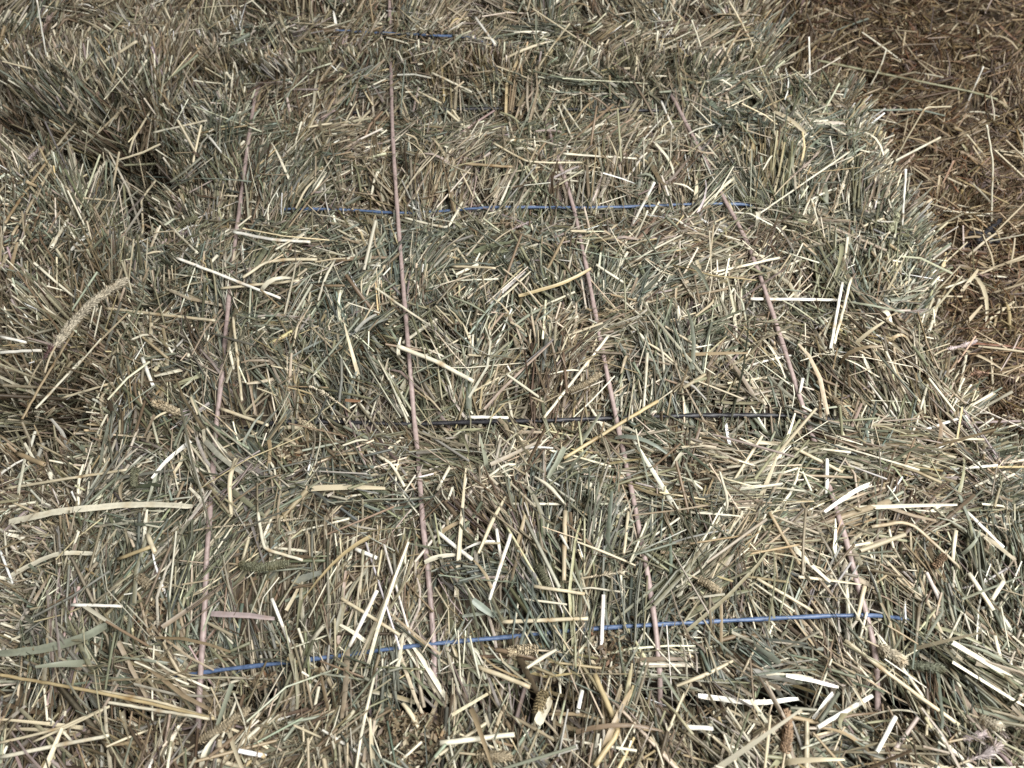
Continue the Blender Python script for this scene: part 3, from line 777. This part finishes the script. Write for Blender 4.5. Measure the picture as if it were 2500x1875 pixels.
def strands(b, batch, kind, density, count, opt):
    Cc, n = sample_surface(b, density * b['dens'])
    m = len(Cc)
    if not m: return
    s = b['seed']
    x, y = Cc[:, 0], Cc[:, 1] + .7 * Cc[:, 2]
    tw_d = twine_side(b, Cc[:, 1])
    if kind == 'tuft':
        th = 1.35 + 1.5 * noise(x, y, .19, s + 2) + RNG.normal(0, opt['turn'], m)
        el = np.radians(np.clip(b['el'] + 11 * noise(x, y, .13, s + 3) + RNG.normal(0, 7, m), 3, 72))
        hc = -.007 + .006 * noise(x, y, .05, s + 4) + RNG.normal(0, .0075, m); spread = RNG.uniform(*opt['spread'], m)
        Lc = RNG.uniform(*opt['len'], m)
    else:
        th = RNG.uniform(0, 2 * math.pi, m)
        el = np.radians(np.abs(RNG.normal(0, 9, m)))
        hc = RNG.normal(.0005, .0035, m); spread = RNG.uniform(.006, .016, m)
        Lc = RNG.uniform(.03, .085, m) if not opt.get('bright') else RNG.uniform(.05, .11, m)
    comb = np.exp(-(tw_d / .07) ** 2) * (.85 if kind == 'tuft' else .4) * (RNG.random(m) < .8)
    th = th * (1 - comb) + comb * (np.sign(tw_d) * 1.571 + RNG.normal(0, .45, m))
    side_z = .80 if b['k'] in ('left_mid', 'left_far') else .6
    th = np.where(n[:, 2] < side_z, 1.57 + RNG.normal(0, .32, m), th)             # on the sides the straws hang upright
    el = np.where(n[:, 2] < side_z, np.radians(RNG.uniform(4, 30, m)), el)
    Lc = np.where(n[:, 2] < side_z, Lc * 1.5, Lc) * (1.4 if b['k'] == 'left_mid' else 1)
    tint = pick(b['mix'], m)
    if b['mix'] in (MIX_GREEN, MIX_TAN):          # whole flakes are greener or browner than their neighbours
        fl = noise(x, y, .22, s + 6); r_ = RNG.random(m)
        gsel = (fl > .25) & (r_ < .65); tint[gsel] = pick(dict(sage=.4, teal=.15, olive=.25, green=.12, pale=.08), gsel.sum())
        bsel = (fl < -.3) & (r_ < .6); tint[bsel] = pick(dict(tan=.3, beige=.32, brown=.2, cream=.12, pink=.06), bsel.sum())
    cnt = RNG.poisson(count, m); idx = np.repeat(np.arange(m), cnt); N = len(idx)
    t1, t2 = tangents(n)
    off = RNG.normal(0, 1, (N, 2)) * spread[idx][:, None]
    tha = th[idx] + RNG.normal(0, opt['jit'], N); ela = el[idx] + RNG.normal(0, opt['jit'] * .7, N)
    pos = Cc[idx] + t1[idx] * off[:, :1] + t2[idx] * off[:, 1:]
    # follow the rounded surface again after the spread
    r, c = gidx(pos[:, 0], pos[:, 1]); top = n[idx][:, 2] > .8
    zz = HM[r, c]; ok = top & (np.abs(zz - pos[:, 2]) < .02); pos[ok, 2] = zz[ok]
    h = hc[idx] + RNG.normal(0, .0028, N) - np.clip(np.linalg.norm(off, axis=1) / spread[idx] - 1, 0, 3) * .0022
    proud = RNG.random(N) < opt['proud']; h = h + proud * RNG.exponential(.007, N)
    sq = np.exp(-(GD[r, c] / .014) ** 2) * (GP[r, c] > .5)
    h = h * (1 - .5 * sq) - .006 * sq; ela = ela * (1 - .75 * sq)
    D = (np.cos(ela) * np.cos(tha))[:, None] * t1[idx] + (np.cos(ela) * np.sin(tha))[:, None] * t2[idx] + np.sin(ela)[:, None] * n[idx]
    D = unit(D + (t1[idx] * off[:, :1] + t2[idx] * off[:, 1:]) * opt['splay'])
    L = Lc[idx] * np.exp(RNG.normal(0, .28, N))
    tip = pos + n[idx] * h[:, None] + D * (L * opt['ahead'])[:, None]; base = tip - D * L[:, None]
    # never float: a tip high above the hay is pulled down with its whole straw
    zt = hz(tip[:, 0], tip[:, 1]); lim = .011 + .022 * RNG.random(N) ** 4
    rim = np.clip(tip[:, 2] - b['z'] - .012 * RNG.random(N), 0, .2)
    ex = np.where(top, np.clip(tip[:, 2] - zt - lim, 0, .05), rim); tip[:, 2] -= ex; base[:, 2] -= ex
    k = keep_off_cords(tip, base)
    tip, base, L, idx = tip[k], base[k], L[k], idx[k]; N = len(tip); D = D[k]
    col = np.where((RNG.random(N) < opt.get('same', .6))[:, None], tint[idx], pick(b['mix'], N))
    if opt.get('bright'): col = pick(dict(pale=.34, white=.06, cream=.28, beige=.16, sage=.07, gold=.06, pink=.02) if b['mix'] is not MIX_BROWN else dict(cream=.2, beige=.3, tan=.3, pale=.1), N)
    else: col = col * .57  # packed straws darkened in colour, as if shaded under the bright top ones
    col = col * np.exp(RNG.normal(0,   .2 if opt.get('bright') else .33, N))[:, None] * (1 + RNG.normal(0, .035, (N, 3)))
    pale = RNG.random(N) < .05; col[pale] = np.array(PAL['pale']) * RNG.uniform(.85, 1.15, (pale.sum(), 1))
    col = np.clip(col, .02, .82)
    bend = RNG.normal(0, 1, (N, 3)) * (L * .045)[:, None]
    if b['mix'] is MIX_BROWN: col = col * np.array([.70, .62, .54]); L = L * .8
    u = RNG.random(N)
    leafy = opt['leaf']
    A = u < leafy; Bm = (u >= leafy) & (u < leafy + .20); Cm = (u >= leafy + .20) & (u < leafy + .45); Dm = u >= leafy + .45
    w = np.exp(RNG.normal(0, .34, N)) * (.85 if opt.get('bright') else 1) 
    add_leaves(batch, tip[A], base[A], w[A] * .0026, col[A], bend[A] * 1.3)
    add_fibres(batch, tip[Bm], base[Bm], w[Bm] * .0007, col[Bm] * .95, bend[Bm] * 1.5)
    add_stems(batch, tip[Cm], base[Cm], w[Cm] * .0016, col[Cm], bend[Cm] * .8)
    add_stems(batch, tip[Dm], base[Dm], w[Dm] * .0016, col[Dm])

# bare spots of crumbled brown chaff
PATCHES = [(*on_hay(x, y)[:2], r) for x, y, r in ((985, 1775, .026), (1020, 1810, .020), (700, 1120, .016), (1480, 1590, .018), (870, 545, .020), (1250, 560, .016), (2290, 780, .022), (380, 1500, .015), (1720, 1150, .014), (640, 1700, .016))]
def chaff(b, batch, density):
    P, n = sample_surface(b, density)
    Pp, np_ = sample_surface(b, density * 18)
    k = np.zeros(len(Pp), bool)
    for (qx, qy, qr) in PATCHES: k |= np.hypot(Pp[:, 0] - qx, Pp[:, 1] - qy) < qr * 1.35 * RNG.random(len(Pp)) ** .4
    Pp = Pp[k] + np_[k] * .009
    P = np.concatenate([P, Pp]); n = np.concatenate([n, np_[k]])
    m = len(P)
    if not m: return
    P = P + n * RNG.uniform(-.016, -.003, m)[:, None]
    a = unit(RNG.normal(0, 1, (m, 3))); c = unit(np.cross(a, RNG.normal(0, 1, (m, 3))))
    l = RNG.uniform(.0012, .005, m)[:, None]; w = RNG.uniform(.0006, .0017, m)[:, None]
    V = np.stack([P - a * l, P + c * w, P + a * l, P - c * w], 1)
    mix = dict(brown=.34, tan=.26, beige=.18, rust=.06, olive=.1, cream=.06)
    batch.add(V, [(0, 1, 2, 3)], [], .7 * pick(mix, m) * np.exp(RNG.normal(0, .25, (m, 1))))

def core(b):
    """the dense inside of the bale, coloured dark to deepen the shade between the straws"""
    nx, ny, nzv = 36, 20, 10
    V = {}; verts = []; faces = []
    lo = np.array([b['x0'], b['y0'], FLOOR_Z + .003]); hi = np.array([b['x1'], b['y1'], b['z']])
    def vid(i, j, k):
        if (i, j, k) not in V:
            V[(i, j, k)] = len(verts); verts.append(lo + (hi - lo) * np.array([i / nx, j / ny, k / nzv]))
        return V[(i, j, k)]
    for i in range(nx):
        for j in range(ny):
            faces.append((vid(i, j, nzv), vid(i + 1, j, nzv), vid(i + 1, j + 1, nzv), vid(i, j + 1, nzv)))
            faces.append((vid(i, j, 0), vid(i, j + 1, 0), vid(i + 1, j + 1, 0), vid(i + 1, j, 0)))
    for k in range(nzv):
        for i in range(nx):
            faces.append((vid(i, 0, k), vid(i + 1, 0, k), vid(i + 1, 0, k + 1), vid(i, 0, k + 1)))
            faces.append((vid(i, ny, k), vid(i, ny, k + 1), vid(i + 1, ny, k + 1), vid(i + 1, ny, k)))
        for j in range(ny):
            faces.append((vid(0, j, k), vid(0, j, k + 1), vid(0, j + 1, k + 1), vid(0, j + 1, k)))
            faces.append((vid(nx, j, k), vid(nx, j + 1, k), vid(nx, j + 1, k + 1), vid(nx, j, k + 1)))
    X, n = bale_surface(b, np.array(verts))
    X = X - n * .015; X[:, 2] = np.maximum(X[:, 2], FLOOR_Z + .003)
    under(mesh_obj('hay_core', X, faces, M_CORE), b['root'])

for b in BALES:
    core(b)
    B = Batch()
    br = b['mix'] is MIX_BROWN; g_ = .45 if br else 1.0
    strands(b, B, 'tuft', 1150 * g_, 34, dict(jit=.085 if not br else .25, splay=9, ahead=.55, proud=.07, leaf=.36, spread=(.008, .019), len=(.045, .10) if not br else (.03, .06), same=.8, turn=.4))
    strands(b, B, 'tuft', 1500, 12, dict(jit=.12 if not br else .35, splay=10, ahead=.5, proud=.10, leaf=.34, spread=(.005, .011), len=(.032, .07) if not br else (.02, .045), same=.7, turn=.7 if not br else 1.5))
    strands(b, B, 'mat', 900 if not br else 2600, 7, dict(jit=.13 if not br else .5, splay=4, ahead=.5, proud=.08, leaf=.30))
    strands(b, B, 'mat', 900, 1.3, dict(jit=.6, splay=2, ahead=.5, proud=.55, leaf=.16, bright=1))
    strands(b, B, 'tuft', 650, 2.6, dict(jit=.15, splay=2, ahead=.5, proud=.2, leaf=.16, bright=1, spread=(.004, .012), len=(.045, .09), turn=.6))
    if b['k'] == 'left_mid':
        strands(b, B, 'tuft', 900, 5, dict(jit=.12, splay=3, ahead=.45, proud=.3, leaf=.15, bright=1, spread=(.006, .016), len=(.05, .09), turn=.4))
    chaff(b, B, 22000)
    o = B.build('packed_hay', M_HAY); o['kind'] = 'stuff'; under(o, b['root'])

# ------------------------------------------------------------------ single straws one can pick out, parts of their bale
def straw_template(name, curve, sides=7, leaf=False):
    """unit straw along X: length 1, width 1, open ends with a wall"""
    V = []; F = []; nr = 6
    if leaf:
        for i in range(nr):
            t = i / (nr - 1); z = curve * 4 * t * (1 - t); w = .5 * (1 - .55 * t ** 2)
            tw = .7 * t
            for s_ in (-1, 0, 1):
                yy, zz = s_ * w, abs(s_) * w * .35
                V.append((t - .5, yy * math.cos(tw) - zz * math.sin(tw), z + yy * math.sin(tw) + zz * math.cos(tw)))
        for i in range(nr - 1):
            for j in range(2): F.append((i * 3 + j, i * 3 + j + 1, i * 3 + 4 + j, i * 3 + 3 + j))
    else:
        def ring(t, r, zz):
            for k in range(sides):
                an = 2 * math.pi * k / sides; V.append((t - .5, r * math.cos(an), zz + r * .8 * math.sin(an)))
        ring(.02, .25, curve * .0784); ring(0, .28, 0)
        for i in range(nr):
            t = i / (nr - 1); kink = (.5 - abs(t - .5)) if curve > 1.5 else 2 * t * (1 - t)
            ring(t, .5 if i != 3 else .56, curve * 2 * kink)
        ring(1, .28, 0); ring(.98, .25, 0)
        n = nr + 4
        for i in range(n - 1):
            for k in range(sides):
                F.append((i * sides + k, i * sides + (k + 1) % sides, (i + 1) * sides + (k + 1) % sides, (i + 1) * sides + k))
    me = bpy.data.meshes.new(name); me.from_pydata(V, [], F)
    me.polygons.foreach_set('use_smooth', np.ones(len(F), bool)); me.materials.append(M_STRAW); me.update()
    return me
TPL = [straw_template('straw', c) for c in (.0, .3, .8, 2.0, 3.0)]
TPL_LEAF = [straw_template('straw', c, leaf=True) for c in (.5, 1.5, 3.0)]
from mathutils import Matrix
for b in BALES:
    P, n = sample_surface(b, b['parts'] * 14 / ((b['x1'] - b['x0']) * (b['y1'] - b['y0'])))
    k = in_view(P, 0, 0); P, n = P[k], n[k]
    perm = RNG.permutation(len(P)); P, n = P[perm], n[perm]
    t1, t2 = tangents(n); made = 0
    lo, hi = Vector(b['root'].location), None
    for i in range(len(P)):
        if made >= b['parts']: break
        th = RNG.uniform(0, 6.283); el = abs(RNG.normal(0, .18)) if RNG.random() < .75 else RNG.uniform(.3, 1.15)
        L = float(np.clip(RNG.lognormal(math.log(.050), .38), .022, .12)); w = float(np.clip(RNG.lognormal(math.log(.0025), .25), .0016, .0045))
        if b['k'] == 'left_mid':      # its long straws stand and lean
            L = min(L * 1.7, .14); th = 1.57 + RNG.normal(0, .45); el = RNG.uniform(.35, 1.1) if n[i][2] > .75 else RNG.uniform(.02, .35)
        D = math.cos(el) * (math.cos(th) * t1[i] + math.sin(th) * t2[i]) + math.sin(el) * n[i]
        c = P[i] + n[i] * (RNG.uniform(.001, .007) + .35 * L * math.sin(el) - .002)
        tip = (c + D * L / 2)[None]; base = (c - D * L / 2)[None]
        if not keep_off_cords(tip, base)[0] or not keep_off_cords(base, tip)[0]: continue
        leaf = RNG.random() < .25
        me = TPL_LEAF[RNG.integers(3)] if leaf else TPL[RNG.choice(5, p=[.35, .25, .15, .15, .10])]
        if leaf: w *= 1.5
        o = bpy.data.objects.new('straw', me); COL.objects.link(o)
        X = Vector(D); Z = Vector(n[i]) if abs(X.dot(Vector(n[i]))) < .95 else Vector(t1[i])
        Y = Z.cross(X).normalized(); Z = X.cross(Y)
        R = Matrix((X, Y, Z)).transposed().to_4x4()
        o.parent = b['root']
        o.matrix_basis = Matrix.Translation(Vector(c) - lo) @ R @ Matrix.Diagonal((L, w, w, 1))
        mix = dict(b['mix']); mix['pale'] = mix.get('pale', 0) + .22; mix['white'] = mix.get('white', 0) + .03; mix['cream'] = mix.get('cream', 0) + .2
        if b['mix'] is MIX_BROWN: mix = dict(pale=.1, cream=.2, beige=.3, tan=.25, gold=.05, pink=.1)
        cc = np.clip(pick(mix, 1)[0] * math.exp(RNG.normal(0, .12)), .03, .85)
        o.color = (*map(float, cc), 1); made += 1

#print('TRIS', sum(sum(len(p.vertices)-2 for p in o.data.polygons) for o in COL.objects if o.type=='MESH' and o.name.startswith('packed')))
# ------------------------------------------------------------------ loose straws lying on or standing in the hay
def hero(Q, w, col, label, mode, name=None):
    w = w / 1000.0
    g = np.random.default_rng(sum(map(ord, label)))
    Q = Q + g.normal(0, .00015, Q.shape)
    D, a, b = path_frames(Q); n = len(Q); V = []; F = []; C = []
    base = np.array(PAL[col]); s = np.linspace(0, 1, n)
    tone = 1 + .10 * np.sin(s * 9 + g.uniform(0, 6)) + g.normal(0, .04, n)
    if mode == 'l':
        roll = g.uniform(-.35, .35); tw = g.uniform(-.6, .6)
        ribs = (-1, -.5, 0, .5, 1)
        for i in range(n):
            ww = w / 2 * .82 * (1 - .30 * s[i] ** 2) * (1 + .05 * math.sin(i * 1.7)) * (.8 if i in (0, n - 1) else 1); an = roll + tw * s[i]
            aa = a[i] * math.cos(an) + b[i] * math.sin(an); bb = -a[i] * math.sin(an) + b[i] * math.cos(an)
            if bb[2] < 0: bb = -bb
            for k in ribs:
                V.append(Q[i] + aa * ww * k + bb * ww * (.30 * abs(k) + .05 * (abs(k) == .5))); C.append(base * tone[i] * (1.0 if k else .88))
        m = 5
        for i in range(n - 1):
            for k in range(4): F.append((i * 5 + k, i * 5 + k + 1, i * 5 + 6 + k, i * 5 + 5 + k))
    else:
        m = 8; nodes = set()
        if n > 9: nodes.add(int(n * g.uniform(.3, .7)))
        def ring(p, aa, bb, r, c):
            for k in range(m):
                an = 2 * math.pi * k / m
                V.append(p + aa * r * math.cos(an) + bb * r * .82 * math.sin(an)); C.append(c)
        dark = base * .35  # shade inside the hollow ends, painted as a darker colour
        ring(Q[0] + D[0] * .004, a[0], b[0], w * .30, dark); ring(Q[0], a[0], b[0], w * .33, base * .95)
        for i in range(n):
            r = w / 2 * (1 - .12 * s[i]); c = base * tone[i]
            if i in nodes: r *= 1.22; c = base * np.array([.62, .52, .42])
            ring(Q[i], a[i], b[i], r, c)
        ring(Q[-1], a[-1], b[-1], w * .29, base * .95); ring(Q[-1] - D[-1] * .004, a[-1], b[-1], w * .27, dark)
        for i in range(n + 3):
            for k in range(m): F.append((i * m + k, i * m + (k + 1) % m, (i + 1) * m + (k + 1) % m, (i + 1) * m + k))
    org = Q[n // 2]
    o = mesh_obj(name or ('leaf_blade' if mode == 'l' else 'straw'), np.array(V) - org, F, M_HERO, colors=np.clip(np.array(C), .015, .85))
    o.location = org
    tagset(o, label, 'leaf' if mode == 'l' else 'straw', 'loose leaves on the hay' if mode == 'l' else 'loose straws on the hay')
    return o

for (mode, w, col, lab, pts), Q in zip(HEROES, HERO_PATHS): hero(Q, w, col, lab, mode)

# ------------------------------------------------------------------ seed heads
def seed_head(Q, dia, col, label, kind='spike', stalk=True):
    """spike = dense cylinder of tiny bristled scales, plume = loose fluffy head; first point is the stalk end"""
    r = dia / 2000.0
    D, a, b = path_frames(Q); n = len(Q); g = np.random.default_rng(sum(map(ord, label)))
    base = np.array(PAL[col]) if isinstance(col, str) else np.array(col)
    B = Batch()
    length = np.linalg.norm(np.diff(Q, axis=0), axis=1).sum()
    dens = 15 if kind == 'spike' else 5.0
    cnt = int(np.clip(length * 1000 * dens, 60, 2200))
    t = g.random(cnt); ii = np.clip((t * (n - 1)).astype(int), 0, n - 1); an = g.uniform(0, 2 * math.pi, cnt)
    prof = np.clip(np.minimum(t / .06, 1) ** .5 * np.minimum((1 - t) / .10, 1) ** .5, .25, 1)
    if kind != 'spike': prof = np.clip(np.sin(np.clip(t * .92 + .05, 0, 1) * math.pi) ** .6, .2, 1) * (.75 + .35 * np.sin(t * 17 + g.uniform(0, 6)))
    out = a[ii] * np.cos(an)[:, None] + b[ii] * np.sin(an)[:, None]
    if kind == 'spike':
        root = Q[ii] + out * (r * .55 * prof)[:, None]
        dirv = unit(out * .85 + D[ii] * .75 + g.normal(0, .12, (cnt, 3))); ln = r * g.uniform(.62, .95, cnt) * (.6 + .4 * prof); wd = .00048 + 0 * ln
    else:
        root = Q[ii] + out * (r * .2 * prof * g.random(cnt))[:, None]
        dirv = unit(out * .55 + D[ii] * 1.0 + g.normal(0, .22, (cnt, 3))); ln = r * g.uniform(.7, 1.5, cnt) * prof; wd = .00050 + 0 * ln
    side = unit(np.cross(dirv, out + g.normal(0, .3, (cnt, 3)))); up = np.cross(side, dirv)
    tip = root + dirv * ln[:, None]; midp = root + dirv * (ln * .45)[:, None]
    w_ = (wd * g.uniform(.8, 1.5, cnt))[:, None]
    V = np.stack([root, midp + side * w_, midp + up * w_, midp - side * w_, tip], 1)
    c = base * np.exp(g.normal(0, .22, (cnt, 1)))
    B.add(V, [], [(0, 1, 2), (0, 2, 3), (1, 4, 2), (2, 4, 3)], np.clip(c, .02, .85))
    # the rachis below the scales
    rr = r * (.78 if kind == 'spike' else .12)
    for i in range(n - 1):
        p = .45 + .55 * min(1, i / 4, (n - 1 - i) / 4)
        add_stems(B, Q[i + 1][None], Q[i][None], np.array([rr * 2 * p]), (base * .5)[None], roll=np.array([.3]))
    org = Q[n // 2]
    root_o = empty('seed_head', org)
    tagset(root_o, label, 'seed head', 'grass seed heads in the hay')
    o = B.build('spike' if kind == 'spike' else 'plume', M_SEED); under(o, root_o)
    if stalk:
        e = Q[0] - D[0] * .028; e[2] -= .008
        V, F = sweep(smooth_path([e, (e + Q[0]) / 2 + np.array([0, 0, .002]), Q[0], Q[2]], .004, 1), .0009, 6, 2, 0, .03, 1)
        o = mesh_obj('stalk', V, F, M_HERO, colors=np.tile(np.array(PAL['beige']), (len(V), 1))); under(o, root_o)

for (col, dia, kind, lab, pts), Q in zip(SEEDS, SEED_PATHS): seed_head(Q, dia, col, lab, kind)
